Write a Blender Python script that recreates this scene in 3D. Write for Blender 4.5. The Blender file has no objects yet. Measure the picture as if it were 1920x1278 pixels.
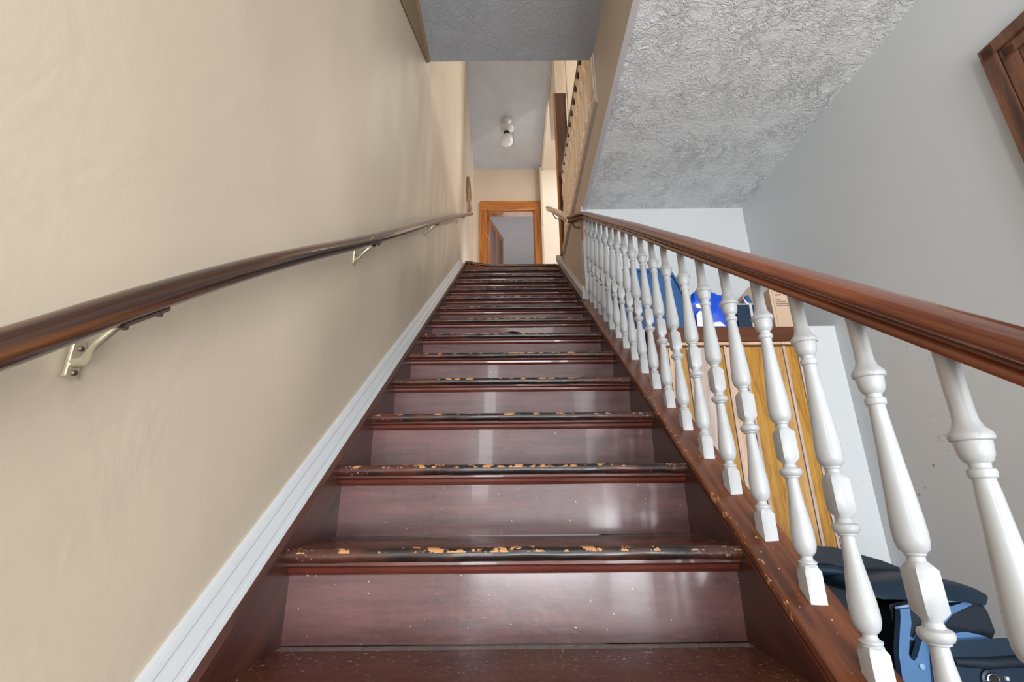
import bpy, bmesh, math, random
from mathutils import Vector, Matrix
import numpy as np
random.seed(7); np.random.seed(7)
S = bpy.context.scene
COL = S.collection

# ------------------------------------------------------------------ camera
f_px = 873.84; pitch = 0.31926; roll = -0.009222; yaw = 0.00072
F = Vector((math.sin(yaw)*math.cos(pitch), math.cos(yaw)*math.cos(pitch), math.sin(pitch)))
R0 = Vector((math.cos(yaw), -math.sin(yaw), 0)); U0 = R0.cross(F)
Rv = R0*math.cos(roll)+U0*math.sin(roll); Uv = U0*math.cos(roll)-R0*math.sin(roll)
cd = bpy.data.cameras.new('camera'); co = bpy.data.objects.new('camera', cd); COL.objects.link(co)
cd.sensor_fit = 'HORIZONTAL'; cd.sensor_width = 36; cd.lens = f_px/1920*36; cd.clip_start = .02
co.matrix_world = Matrix(((Rv.x, Uv.x, -F.x, 0), (Rv.y, Uv.y, -F.y, 0), (Rv.z, Uv.z, -F.z, 0), (0, 0, 0, 1)))
S.camera = co

# ------------------------------------------------------------------ world, lights, exposure
w = bpy.data.worlds.new('world'); S.world = w; w.use_nodes = True
w.node_tree.nodes['Background'].inputs[0].default_value = (.9, .94, 1, 1)
w.node_tree.nodes['Background'].inputs[1].default_value = .35
S.view_settings.view_transform = 'Standard'; S.view_settings.look = 'None'
S.view_settings.gamma = 1; S.view_settings.use_curve_mapping = False
S.view_settings.exposure = -0.12
def area(name, loc, target, sx, sy, power, col=(1, 1, 1), spread=180):
    l = bpy.data.lights.new(name, 'AREA'); l.shape = 'RECTANGLE'; l.size = sx; l.size_y = sy
    l.energy = power; l.color = col; l.spread = math.radians(spread)
    o = bpy.data.objects.new(name, l); COL.objects.link(o); o.location = loc
    o.rotation_euler = (Vector(target)-Vector(loc)).to_track_quat('-Z', 'Y').to_euler()
    return o
area('entry_window_right', (1.25, -2.45, .55), (1.15, 0, .75), .8, 1.9, 66, (.95, .97, 1))
area('entry_bounce', (1.15, -1.9, -.45), (1.15, .9, 1.9), 1.0, .8, 92, (.93, .965, 1))  # added low up-light to brighten the side-room ceiling, no fixture here
area('entry_fill_left', (-.30, -2.45, .9), (1.5, 1.0, .4), .35, 1.9, 46, (.93, .96, 1))  # added fill aimed at the right wall, no window on this side
area('floor_bounce', (.1, -2.15, -.6), (.1, .3, 2.6), .9, .5, 58, (.95, .97, 1))  # added upward fill near the floor, lifts the soffit over the flight
area('entry_ceiling_high', (0.3, -1.3, 2.45), (0, 1.6, .4), .5, .5, 13, (1, .98, .96))
area('upper_window', (2.3, 3.9, 4.45), (-.5, 3.4, 3.0), .5, .5, 66, (1, .98, .95))
area('upper_hall_daylight', (1.5, 5.4, 4.9), (.2, 5.2, 2.3), 1.2, 1.0, 34, (.98, .98, 1))
area('upper_hall_floor_bounce', (-.05, 5.2, 2.36), (-.05, 5.2, 5), .7, 1.2, 12, (.93, .97, 1))
area('far_room_light', (.2, 8.3, 2.6), (.1, 8.5, 5.0), 1.6, 2.0, 42, (.98, .97, 1))

# ------------------------------------------------------------------ helpers
def lin(c):
    return tuple((x/12.92 if x <= .04045 else ((x+.055)/1.055)**2.4) for x in [v/255 for v in c])+(1,)
def new_obj(name, me, mat, parent=None, loc=None):
    if mat is not None:
        for m in (mat if isinstance(mat, (list, tuple)) else [mat]): me.materials.append(m)
    o = bpy.data.objects.new(name, me); COL.objects.link(o)
    if parent is not None: o.parent = parent
    if loc is not None: o.location = loc
    return o
def done(name, bm, mat, parent=None, loc=None, smooth=None, bevel=0, segs=2):
    if bevel:
        bmesh.ops.remove_doubles(bm, verts=bm.verts, dist=1e-6)
        es = [e for e in bm.edges if len(e.link_faces) == 2 and e.calc_face_angle(0) > .5]
        bmesh.ops.bevel(bm, geom=es, offset=bevel, segments=segs, affect='EDGES', profile=.6, clamp_overlap=True)
    bmesh.ops.recalc_face_normals(bm, faces=bm.faces)
    if smooth is not None:
        for fc in bm.faces: fc.smooth = True
        for e in bm.edges:
            if len(e.link_faces) == 2 and e.calc_face_angle(0) > smooth: e.smooth = False
    me = bpy.data.meshes.new(name); bm.to_mesh(me); bm.free()
    return new_obj(name, me, mat, parent, loc)
def empty(name, loc, label=None, cat=None, group=None):
    o = bpy.data.objects.new(name, None); COL.objects.link(o); o.location = loc; o.empty_display_size = .1
    tag(o, label, cat, group); return o
def tag(o, label=None, cat=None, group=None, kind=None):
    if label: o['label'] = label
    if cat: o['category'] = cat
    if group: o['group'] = group
    if kind: o['kind'] = kind
    return o
def box(bm, x0, x1, y0, y1, z0, z1):
    v = [bm.verts.new(p) for p in ((x0,y0,z0),(x1,y0,z0),(x1,y1,z0),(x0,y1,z0),(x0,y0,z1),(x1,y0,z1),(x1,y1,z1),(x0,y1,z1))]
    for q in ((0,1,2,3),(4,5,6,7),(0,1,5,4),(1,2,6,5),(2,3,7,6),(3,0,4,7)): bm.faces.new([v[i] for i in q])
    return v
def hexa(bm, pts):
    v = [bm.verts.new(p) for p in pts]
    for q in ((0,1,2,3),(4,5,6,7),(0,1,5,4),(1,2,6,5),(2,3,7,6),(3,0,4,7)): bm.faces.new([v[i] for i in q])
def prism(bm, pts, fn, a, b):
    """polygon pts (u,v) extruded from a to b, fn(u,v,t)->xyz"""
    A = [bm.verts.new(fn(u, v, a)) for u, v in pts]; B = [bm.verts.new(fn(u, v, b)) for u, v in pts]
    n = len(pts)
    bm.faces.new(A); bm.faces.new(B)
    for i in range(n): bm.faces.new((A[i], A[(i+1) % n], B[(i+1) % n], B[i]))
YZ = lambda u, v, t: (t, u, v)
XZ = lambda u, v, t: (u, t, v)
XY = lambda u, v, t: (u, v, t)
def rings(bm, loops, cap=True, closed=False):
    L = [[bm.verts.new(p) for p in lp] for lp in loops]; n = len(L[0])
    rng = range(len(L)) if closed else range(len(L)-1)
    for i in rng:
        a, b = L[i], L[(i+1) % len(L)]
        for j in range(n): bm.faces.new((a[j], a[(j+1) % n], b[(j+1) % n], b[j]))
    if cap and not closed: bm.faces.new(L[0]); bm.faces.new(L[-1])
def lathe(bm, prof, n=16, c=(0, 0, 0), axis='Z'):
    """prof: (height, radius, squareness 0..1)"""
    lp = []
    for e in prof:
        z, r = e[0], e[1]; sq = e[2] if len(e) > 2 else 0
        ring = []
        for k in range(n):
            a = 2*math.pi*(k+.5)/n
            rr = r
            if sq: rr = r*((1-sq)+sq/max(abs(math.cos(a)), abs(math.sin(a))))
            x, y = rr*math.cos(a), rr*math.sin(a)
            ring.append({'Z': (c[0]+x, c[1]+y, c[2]+z), 'X': (c[0]+z, c[1]+x, c[2]+y), 'Y': (c[0]+x, c[1]+z, c[2]+y)}[axis])
        lp.append(ring)
    rings(bm, lp)
def tube(bm, pts, r, n=10, closed=False):
    pts = [Vector(p) for p in pts]; lp = []; N = len(pts)
    up = Vector((0, 0, 1))
    for i, p in enumerate(pts):
        if closed: t = (pts[(i+1) % N]-pts[i-1]).normalized()
        else: t = (pts[min(i+1, N-1)]-pts[max(i-1, 0)]).normalized()
        u = t.cross(up)
        if u.length < 1e-3: u = t.cross(Vector((1, 0, 0)))
        u.normalize(); v = u.cross(t)
        rr = r[i] if isinstance(r, (list, tuple)) else r
        lp.append([p+u*rr*math.cos(2*math.pi*k/n)+v*rr*math.sin(2*math.pi*k/n) for k in range(n)])
    rings(bm, lp, closed=closed)
def sweep(bm, prof, path):
    """profile (lateral, vertical) swept along path; sections stay vertical, mitred in plan"""
    P = [Vector(p) for p in path]; lp = []
    for i, p in enumerate(P):
        d0 = (P[i]-P[i-1]).xy.normalized() if i > 0 else None
        d1 = (P[i+1]-P[i]).xy.normalized() if i < len(P)-1 else None
        if d0 is None: d0 = d1
        if d1 is None: d1 = d0
        n0 = Vector((d0.y, -d0.x)); n1 = Vector((d1.y, -d1.x)); n = (n0+n1).normalized(); s = 1/max(.3, n.dot(n0))
        lp.append([(p.x+n.x*u*s, p.y+n.y*u*s, p.z+v) for u, v in prof])
    rings(bm, lp)

# ------------------------------------------------------------------ materials
class N:
    def __init__(s, name):
        s.m = bpy.data.materials.new(name); s.m.use_nodes = True; s.t = s.m.node_tree; s.n = s.t.nodes
        s.b = s.n['Principled BSDF']; s.geo = None
    def add(s, t, **k):
        n = s.n.new(t)
        for a, b in k.items():
            if a.startswith('i_'):
                key = a[2:]; key = int(key) if key.isdigit() else key
                s.set(n.inputs[key], b)
            else: setattr(n, a, b)
        return n
    def set(s, inp, v):
        if isinstance(v, bpy.types.NodeSocket): s.t.links.new(v, inp)
        else: inp.default_value = v
    def pos(s):
        if s.geo is None: s.geo = s.add('ShaderNodeNewGeometry').outputs['Position']
        return s.geo
    def obj(s): return s.add('ShaderNodeTexCoord').outputs['Object']
    def map(s, vec, scale=(1, 1, 1), rot=(0, 0, 0)):
        n = s.add('ShaderNodeMapping'); s.set(n.inputs[0], vec); n.inputs['Scale'].default_value = scale; n.inputs['Rotation'].default_value = rot
        return n.outputs[0]
    def noise(s, vec, scale, detail=3, rough=.55, dist=0):
        n = s.add('ShaderNodeTexNoise'); s.set(n.inputs['Vector'], vec); n.inputs['Scale'].default_value = scale
        n.inputs['Detail'].default_value = detail; n.inputs['Roughness'].default_value = rough; n.inputs['Distortion'].default_value = dist
        return n.outputs['Fac']
    def ramp(s, fac, stops, interp='LINEAR'):
        n = s.add('ShaderNodeValToRGB'); s.set(n.inputs[0], fac); cr = n.color_ramp; cr.interpolation = interp
        while len(cr.elements) < len(stops): cr.elements.new(.5)
        for e, (p, c) in zip(cr.elements, stops):
            e.position = p; e.color = c if len(c) == 4 else (c[0], c[0], c[0], 1)
        return n.outputs[0]
    def math(s, op, a, b=0.0, c=None, clamp=False):
        n = s.add('ShaderNodeMath', operation=op, use_clamp=clamp); s.set(n.inputs[0], a); s.set(n.inputs[1], b)
        if c is not None: s.set(n.inputs[2], c)
        return n.outputs[0]
    def mix(s, fac, a, b, blend='MIX'):
        n = s.add('ShaderNodeMix', data_type='RGBA', blend_type=blend); s.set(n.inputs[0], fac); s.set(n.inputs[6], a); s.set(n.inputs[7], b)
        return n.outputs[2]
    def xyz(s, vec):
        n = s.add('ShaderNodeSeparateXYZ'); s.set(n.inputs[0], vec); return n.outputs
    def bump(s, h, strength=.3, dist=.005, prev=None):
        n = s.add('ShaderNodeBump'); n.inputs['Strength'].default_value = strength; n.inputs['Distance'].default_value = dist
        s.set(n.inputs['Height'], h)
        if prev is not None: s.set(n.inputs['Normal'], prev)
        return n.outputs[0]
    def out(s, col, rough=.5, nrm=None, metal=0, coat=0, spec=.5):
        s.set(s.b.inputs['Base Color'], col); s.set(s.b.inputs['Roughness'], rough)
        if nrm is not None: s.set(s.b.inputs['Normal'], nrm)
        s.b.inputs['Metallic'].default_value = metal; s.b.inputs['Coat Weight'].default_value = coat
        s.b.inputs['Specular IOR Level'].default_value = spec
        return s.m

def paint(name, rgb, rough=.55, var=.03, bs=.15, nscale=40, spec=.4):
    n = N(name); p = n.pos(); c = lin(rgb)
    a = n.noise(p, 2.2, 4); b = n.noise(p, nscale, 3)
    lo = tuple(max(0, v*(1-var*2)) for v in c[:3])+(1,); hi = tuple(min(1, v*(1+var*2)) for v in c[:3])+(1,)
    return n.out(n.ramp(a, [(.3, lo), (.7, hi)]), rough, n.bump(b, bs, .002), spec=spec)
def wood(name, dark, mid, lite, rough=.3, axis='Y', scale=1.0, coat=.2, grain=1.0, spec=.5, slope=0):
    n = N(name); p = n.obj()
    if slope: p = n.map(p, rot=(-slope, 0, 0))
    st = {'X': (1.2, 14, 14), 'Y': (14, 1.2, 14), 'Z': (14, 14, 1.2)}[axis]
    v = n.map(p, tuple(k*scale for k in st))
    a = n.noise(v, 2.2, 5, .6, .6); b = n.noise(v, 9, 3, .6)
    f = n.math('ADD', n.math('MULTIPLY', a, .75), n.math('MULTIPLY', b, .25*grain))
    c = n.ramp(f, [(.36, lin(dark)), (.5, lin(mid)), (.66, lin(lite))])
    return n.out(c, rough, n.bump(b, .15, .001), coat=coat, spec=spec)

def wall_plaster(name, rgb):
    n = N(name); p = n.pos()
    blot = n.noise(p, 1.1, 3, .5); c = lin(rgb)
    col = n.ramp(blot, [(.3, tuple(v*.95 for v in c[:3])+(1,)), (.7, tuple(min(1, v*1.03) for v in c[:3])+(1,))])
    fine = n.noise(p, 140, 3, .6)
    roller = n.noise(n.map(p, (1, 1, .12)), 38, 2, .5)
    lumps = n.noise(p, 6, 4, .55, .8)
    dents = n.ramp(n.noise(p, 17, 1, .4), [(.72, (0, 0, 0, 1)), (.80, (1, 1, 1, 1))])
    nr = n.bump(lumps, .22, .010)
    nr = n.bump(dents, .12, .002, nr)
    nr = n.bump(roller, .10, .0012, nr)
    nr = n.bump(fine, .18, .0008, nr)
    return n.out(col, .42, nr, spec=.42)
M = {}
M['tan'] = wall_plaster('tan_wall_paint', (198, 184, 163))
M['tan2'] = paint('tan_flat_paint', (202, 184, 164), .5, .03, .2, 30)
M['olive'] = paint('darker_tan_paint', (140, 118, 90), .5, .05, .2, 30)  # darker tan for the wedge below the soffit
M['cream'] = paint('cream_paint', (232, 222, 205), .5, .02)
M['gloss_white'] = paint('gloss_white_trim', (188, 191, 193), .28, .02, .12, 60, .5)
M['trim_grey'] = paint('lavender_grey_trim', (186, 180, 180), .35, .03, .12, 60, .5)
# grey wall with scuffs (dark rub marks on the paint)
n = N('grey_wall_paint'); p = n.pos(); c = lin((206, 210, 212))
col = n.ramp(n.noise(p, .9, 3), [(.3, tuple(v*.97 for v in c[:3])+(1,)), (.7, c)])
x, y, z = n.xyz(p)[0:3]
def band(val, c0, wd): return n.math('LESS_THAN', n.math('ABSOLUTE', n.math('SUBTRACT', val, c0)), wd)
scr = n.ramp(n.noise(n.map(p, (1, 1, 4)), 70, 4, .8), [(.56, (0, 0, 0, 1)), (.62, (1, 1, 1, 1))])
l1 = n.math('MULTIPLY', band(y, 1.865, .075), band(n.math('ADD', z, n.math('MULTIPLY', y, .1)), .487, .0055))
l2 = n.math('MULTIPLY', band(y, 1.885, .065), band(n.math('ADD', z, n.math('MULTIPLY', y, .03)), .27, .004))
l3 = n.math('MULTIPLY', band(y, 1.93, .015), band(z, .205, .013))
marks = n.math('MULTIPLY', n.math('ADD', n.math('ADD', l1, l2), l3, clamp=True), scr)
spk = n.ramp(n.noise(p, 34, 1, .4), [(.775, (0, 0, 0, 1)), (.79, (1, 1, 1, 1))])
low = n.math('LESS_THAN', z, .62)
marks = n.math('ADD', n.math('MULTIPLY', marks, .8), n.math('MULTIPLY', n.math('MULTIPLY', spk, low), .55), clamp=True)
marks = n.math('MULTIPLY', marks, n.math('GREATER_THAN', x, 1.5))
col = n.mix(marks, col, lin((70, 68, 68)))
M['grey'] = n.out(col, .5, n.bump(n.noise(p, 9, 3), .12, .006, n.bump(n.noise(p, 130, 2), .12, .0006)), spec=.35)
def stucco(name, rgb, amt, sc=1.0, rough=.75):
    n = N(name); p = n.pos()
    pw = n.add('ShaderNodeMixRGB') if False else None
    d = n.noise(p, 9*sc, 4, .6, 1.5)
    rid = n.math('SUBTRACT', 1.0, n.math('MULTIPLY', n.math('ABSOLUTE', n.math('SUBTRACT', n.noise(p, 11*sc, 5, .68, 1.2), .5)), 14.0), clamp=True)
    rid2 = n.math('SUBTRACT', 1.0, n.math('MULTIPLY', n.math('ABSOLUTE', n.math('SUBTRACT', n.noise(p, 30*sc, 4, .65, .6), .5)), 10.0), clamp=True)
    patch = n.ramp(n.noise(p, 4*sc, 4, .6), [(.40, (.1, .1, .1, 1)), (.58, (1, 1, 1, 1))])
    patch2 = n.ramp(n.noise(n.map(p, (1, 1.1, 1.2)), 5*sc, 4, .6), [(.40, (0, 0, 0, 1)), (.56, (1, 1, 1, 1))])
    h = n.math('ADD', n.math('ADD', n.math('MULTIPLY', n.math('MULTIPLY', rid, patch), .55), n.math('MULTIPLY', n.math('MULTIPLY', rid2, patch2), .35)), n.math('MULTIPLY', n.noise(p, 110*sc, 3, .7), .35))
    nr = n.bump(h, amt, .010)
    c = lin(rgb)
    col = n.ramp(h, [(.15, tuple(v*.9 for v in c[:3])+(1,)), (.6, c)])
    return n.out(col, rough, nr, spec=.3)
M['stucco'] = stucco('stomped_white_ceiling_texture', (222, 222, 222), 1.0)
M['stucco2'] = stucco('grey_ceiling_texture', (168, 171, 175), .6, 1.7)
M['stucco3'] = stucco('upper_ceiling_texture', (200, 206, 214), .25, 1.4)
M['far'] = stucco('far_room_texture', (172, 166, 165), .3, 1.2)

# worn painted treads: black wear and bare-wood chips along the nosing (object coordinates: nosing at y=0, z=0)
n = N('worn_tread_paint'); p = n.pos(); o = n.obj(); ox, oy, oz = n.xyz(o)[0:3]
base = n.ramp(n.noise(n.map(p, (2, 14, 14)), 3, 4, .6), [(.3, lin((58, 28, 24))), (.7, lin((88, 44, 36)))])
wearm = n.ramp(n.noise(p, 6, 4, .6), [(.42, (0, 0, 0, 1)), (.68, (1, 1, 1, 1))])
base = n.mix(n.math('MULTIPLY', wearm, .7), base, lin((84, 50, 22)))
cen = n.math('SUBTRACT', 1.0, n.math('MULTIPLY', n.math('ABSOLUTE', ox), 2.2), clamp=True)
nose = n.math('MULTIPLY', n.math('LESS_THAN', oy, .016), 1.0)
blk = n.math('MULTIPLY', nose, n.ramp(n.math('ADD', n.noise(p, 12, 3), n.math('MULTIPLY', cen, .35)), [(.5, (0, 0, 0, 1)), (.72, (1, 1, 1, 1))]))
base = n.mix(blk, base, lin((30, 22, 20)))
edge = n.math('SUBTRACT', 1.0, n.math('MULTIPLY', n.math('ABSOLUTE', n.math('SUBTRACT', oy, .009)), 85), clamp=True)
topm = n.math('GREATER_THAN', oz, -.009)
chipn = n.math('ADD', n.noise(n.map(p, (1, 1.2, 1.2)), 34, 4, .65), n.math('MULTIPLY', cen, .10))
chip = n.ramp(n.math('ADD', chipn, n.math('MULTIPLY', n.noise(p, 2.3, 2), .22)), [(.705, (0, 0, 0, 1)), (.72, (1, 1, 1, 1))])
chip = n.math('MULTIPLY', n.math('MULTIPLY', chip, topm), n.math('GREATER_THAN', edge, .05))
base = n.mix(chip, base, lin((188, 136, 88)))
dust = n.math('MAXIMUM', n.ramp(n.noise(p, 110, 2, .5), [(.64, (0, 0, 0, 1)), (.70, (1, 1, 1, 1))]), n.math('MULTIPLY', n.math('MULTIPLY', n.math('GREATER_THAN', oy, .262), n.noise(p, 60, 3, .7)), .8))
back = n.math('MULTIPLY', n.math('SUBTRACT', oy, .05), 4.0, clamp=True)
side = n.math('MULTIPLY', n.math('SUBTRACT', n.math('ABSOLUTE', ox), .36), 8.0, clamp=True)
base = n.mix(n.math('MULTIPLY', dust, n.math('MAXIMUM', back, side)), base, lin((170, 165, 160)))
M['tread'] = n.out(base, n.ramp(n.noise(p, 8, 3), [(.3, (.22,)*3+(1,)), (.7, (.45,)*3+(1,))]), n.bump(n.noise(p, 45, 4, .65), .35, .002), coat=.15)
# risers: scuffed oxblood gloss paint
n = N('oxblood_riser_paint'); p = n.pos(); o = n.obj(); ox, oy, oz = n.xyz(o)[0:3]
base = n.ramp(n.noise(n.map(p, (1.2, 8, 12)), 3, 4, .6), [(.3, lin((66, 38, 37))), (.7, lin((98, 60, 60)))])
sc = n.math('MULTIPLY', n.ramp(n.noise(p, 3.0, 3), [(.45, (0, 0, 0, 1)), (.7, (1, 1, 1, 1))]), n.ramp(n.noise(n.map(p, (.5, 1, 1)), 60, 4, .75), [(.5, (0, 0, 0, 1)), (.66, (1, 1, 1, 1))]))
base = n.mix(n.math('MULTIPLY', sc, .75), base, lin((38, 30, 32)))
gr = n.ramp(n.noise(n.map(p, (.6, 1, 6)), 14, 3, .6, .8), [(.62, (0, 0, 0, 1)), (.72, (1, 1, 1, 1))])
base = n.mix(n.math('MULTIPLY', gr, .3), base, lin((130, 78, 58)))
sp = n.ramp(n.noise(p, 120, 2, .5), [(.745, (0, 0, 0, 1)), (.76, (1, 1, 1, 1))])
base = n.mix(sp, base, lin((175, 165, 158)))
M['riser'] = n.out(base, n.ramp(n.noise(p, 7, 4, .6), [(.1, (.30,)*3+(1,)), (.9, (.46,)*3+(1,))]), n.bump(n.noise(p, 30, 4, .6), .3, .002), coat=.28)
M['riser'].node_tree.nodes['Principled BSDF'].inputs['Coat Roughness'].default_value = .11
M['cove'] = wood('red_brown_moulding', (62, 26, 20), (86, 40, 30), (104, 56, 44), .25, 'X', 1, .3)
M['stringer'] = wood('dark_stringer_paint', (50, 24, 18), (68, 34, 26), (84, 46, 30), .42, 'Y', .6, .1, slope=math.atan(.7225))
# stringer cap: worn varnish with chips near inner edge
n = N('worn_cap_varnish'); p = n.pos(); o = n.obj(); ox, oy, oz = n.xyz(o)[0:3]
base = n.ramp(n.noise(n.map(n.map(p, rot=(-.62, 0, 0)), (20, 1.5, 8)), 2.4, 4, .6, .5), [(.32, lin((80, 42, 24))), (.6, lin((124, 70, 40))), (.75, lin((150, 88, 52)))])
e = n.math('LESS_THAN', ox, .012)
ch = n.math('MULTIPLY', e, n.ramp(n.math('ADD', n.noise(n.map(p, (1.6, .6, .6)), 75, 4, .65), n.math('MULTIPLY', n.noise(p, 7, 2), .2)), [(.70, (0, 0, 0, 1)), (.73, (1, 1, 1, 1))]))
base = n.mix(ch, base, lin((206, 150, 92)))
sp = n.ramp(n.noise(p, 95, 2, .5), [(.72, (0, 0, 0, 1)), (.74, (1, 1, 1, 1))])
base = n.mix(sp, base, lin((205, 190, 175)))
M['cap'] = n.out(base, .33, n.bump(n.noise(p, 30, 3), .2, .002), coat=.25)
M['rail'] = wood('handrail_varnish', (84, 40, 20), (112, 58, 32), (142, 78, 44), .24, 'Y', .45, .5, slope=math.atan(.7225))
n = N('wall_rail_varnish'); o = n.obj(); p = n.pos()
v = n.map(n.map(o, rot=(-.62, 0, 0)), (22, .7, 22)); a = n.noise(v, 1.3, 4, .6, .4)
c = n.ramp(a, [(.38, lin((26, 19, 17))), (.52, lin((60, 34, 19))), (.68, lin((118, 72, 36)))])
chip = n.ramp(n.noise(n.map(p, (1, 1, 1)), 26, 2, .5), [(.735, (0, 0, 0, 1)), (.75, (1, 1, 1, 1))])
c = n.mix(chip, c, lin((200, 140, 86)))
M['wallrail'] = n.out(c, .24, n.bump(n.noise(p, 60, 3), .1, .001), coat=.5)
M['baluster'] = paint('white_baluster_gloss', (178, 181, 183), .3, .03, .12, 60, .5)
M['tanbal'] = paint('tan_gloss_paint', (222, 200, 176), .35, .04, .2, 60, .5)
M['darkwood'] = wood('dark_stained_wood', (46, 26, 16), (72, 42, 26), (96, 60, 40), .3, 'Z', .7, .4)
M['orangewood'] = wood('orange_varnished_wood', (136, 78, 30), (170, 104, 46), (196, 130, 66), .3, 'Z', .6, .3)
M['redwood'] = wood('walnut_casing', (58, 36, 26), (98, 62, 42), (140, 88, 56), .34, 'Z', .6, .3)
M['brass'] = paint('aged_brass', (222, 216, 190), .28); M['brass'].node_tree.nodes['Principled BSDF'].inputs['Metallic'].default_value = .8
M['steel'] = paint('dull_screw_steel', (120, 105, 95), .35); M['steel'].node_tree.nodes['Principled BSDF'].inputs['Metallic'].default_value = .8
M['fascia'] = wood('cabinet_brown_edge', (74, 38, 20), (88, 47, 24), (100, 56, 30), .55, 'X', .5, 0, spec=.3)
M['pl_gold'] = wood('golden_panel_grain', (136, 92, 26), (172, 124, 44), (190, 142, 62), .35, 'Z', 1.6, .2)
M['pl_honey'] = wood('honey_panel_grain', (160, 118, 66), (184, 142, 86), (196, 156, 102), .35, 'Z', 1.3, .2)
M['pl_pink'] = wood('pinkish_grey_panel_grain', (160, 138, 128), (184, 164, 154), (198, 180, 170), .45, 'Z', 1.8, .1)
M['pl_peach'] = wood('peach_panel_grain', (182, 140, 108), (206, 168, 136), (218, 184, 154), .4, 'Z', 1.3, .1)
M['bulb'] = paint('opal_glass', (232, 233, 236), .12, .01, .02, 10, .6)
M['porcelain'] = paint('white_porcelain', (215, 217, 222), .2, .02, .02, 10, .6)
M['black'] = paint('black_bakelite', (38, 36, 36), .35)
M['navy'] = paint('navy_fabric', (15, 28, 40), .6, .12, .5, 220)
M['navy2'] = paint('navy_padded_nylon', (20, 40, 56), .45, .12, .3, 25)
M['blueplastic'] = paint('slate_blue_plastic', (78, 114, 156), .35, .04, .1, 60)
M['lightblue'] = paint('light_blue_piping', (128, 162, 200), .35, .04, .1, 60)
n = N('blue_ripstop_fabric'); p = n.pos()
wv = n.add('ShaderNodeTexWave'); n.set(wv.inputs['Vector'], p); wv.inputs['Scale'].default_value = 60
M['ripstop'] = n.out(n.ramp(wv.outputs['Fac'], [(.2, lin((20, 44, 84))), (.8, lin((42, 76, 120)))]), .5, n.bump(wv.outputs['Fac'], .3, .001))
M['denim'] = paint('steel_blue_nonwoven_fabric', (44, 82, 128), .8, .10, .5, 180)
M['bluebag'] = paint('royal_blue_plastic_film', (8, 78, 205), .28, .12, .2, 40, .6)
M['white_film'] = paint('white_print', (225, 228, 235), .35)
M['navybox'] = paint('navy_carton', (20, 42, 66), .45, .06)
M['card'] = paint('kraft_cardboard', (196, 168, 144), .8, .04, .2, 90)
M['card2'] = paint('greyed_cardboard', (150, 132, 116), .85, .06, .2, 90)
M['ink'] = paint('black_ink', (45, 36, 32), .7)
M['chrome'] = paint('chrome', (210, 215, 225), .12); M['chrome'].node_tree.nodes['Principled BSDF'].inputs['Metallic'].default_value = 1
M['panelblue'] = paint('blue_grey_door_panel', (112, 108, 118), .4)
M['floor'] = wood('dark_oak_floor', (78, 66, 56), (102, 88, 76), (122, 106, 92), .3, 'Y', .4, .3)
M['floor2'] = wood('hall_floorboards', (84, 48, 30), (110, 66, 42), (130, 84, 56), .3, 'X', .4, .3)

# ------------------------------------------------------------------ stair geometry constants
G, RR, Y1, Z1 = .2569, .1856, 1.0615, -.1038
SL = RR/G
st = lambda Y: Z1+(Y-Y1)*SL
FL = -.661                       # lower floor
LY, LZ = Y1+13*G, Z1+13*RR       # landing edge
ZA = 2.66                        # soffit above the flight
ZT = 1.99                        # textured ceiling of the side room
ZU = 5.07                        # upper ceiling
YB = 2.95                        # back wall of side room
YE = 6.357                       # end wall upstairs
XW = .535                        # tan wall beside the stairs

def structure(name, bm, mat, **k): return tag(done(name, bm, mat, **k), kind='structure')

# ------------------------------------------------------------------ room shell
bm = bmesh.new(); box(bm, -.7, 2.0, -2.7, YB+.1, FL-.1, FL); structure('floor', bm, M['floor'])
# left wall: uneven old plaster, real relief
def left_wall():
    bm = bmesh.new(); ys = np.concatenate([np.linspace(-2.6, 4.4, 180), np.linspace(4.45, YE+.05, 40)]); zs = np.linspace(FL, ZU+.02, 130)
    V = []
    for yy in ys:
        row = []
        for zz in zs:
            x = -.53
            if yy > 4.4: x -= .055*min(1, (yy-4.4)/1.9)
            if yy < 4.4:
                fade = min(1, max(0, (zz-(st(yy)+.09))/.25))*min(1, (4.4-yy)/.4)*min(1, max(0, (2.655-.54*(2.29-yy) if yy < 2.42 else 9)-.06-zz)/.3)
                d = .0075*math.sin(3.1*yy+1.3*zz+.4)*math.sin(2.3*zz-.9*yy)+.0050*math.sin(6.3*yy-2.0*zz+1)+.0022*math.sin(11*yy+3.1*zz)*math.sin(5*zz)
                d += .0035*math.exp(-((yy-1.9-.1*zz)/.10)**2)-.004*math.exp(-((yy-2.45)/.16)**2)+.004*math.exp(-((yy-3.55)/.10)**2)
                x += d*fade-.002
            row.append(bm.verts.new((x, yy, zz)))
        V.append(row)
    for i in range(len(ys)-1):
        for j in range(len(zs)-1): bm.faces.new((V[i][j], V[i+1][j], V[i+1][j+1], V[i][j+1]))
    # back of the wall, gives it thickness
    b = [bm.verts.new(q) for q in ((-.75, -2.6, FL), (-.75, YE+.05, FL), (-.75, YE+.05, ZU+.02), (-.75, -2.6, ZU+.02))]
    bm.faces.new(b)
    bm.faces.new([V[i][-1] for i in range(len(ys))]+[b[2], b[3]])
    bm.faces.new([V[-1][j] for j in range(len(zs))]+[b[2], b[1]])
    bm.faces.new([V[0][j] for j in range(len(zs))]+[b[3], b[0]])
    for fc in bm.faces: fc.smooth = False
    for fc in bm.faces:
        if len(fc.verts) == 4 and fc.calc_area() < .1: fc.smooth = True
    bmesh.ops.recalc_face_normals(bm, faces=bm.faces)
    me = bpy.data.meshes.new('wall_left'); bm.to_mesh(me); bm.free()
    tag(new_obj('wall_left', me, M['tan']), kind='structure')
left_wall()
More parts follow.
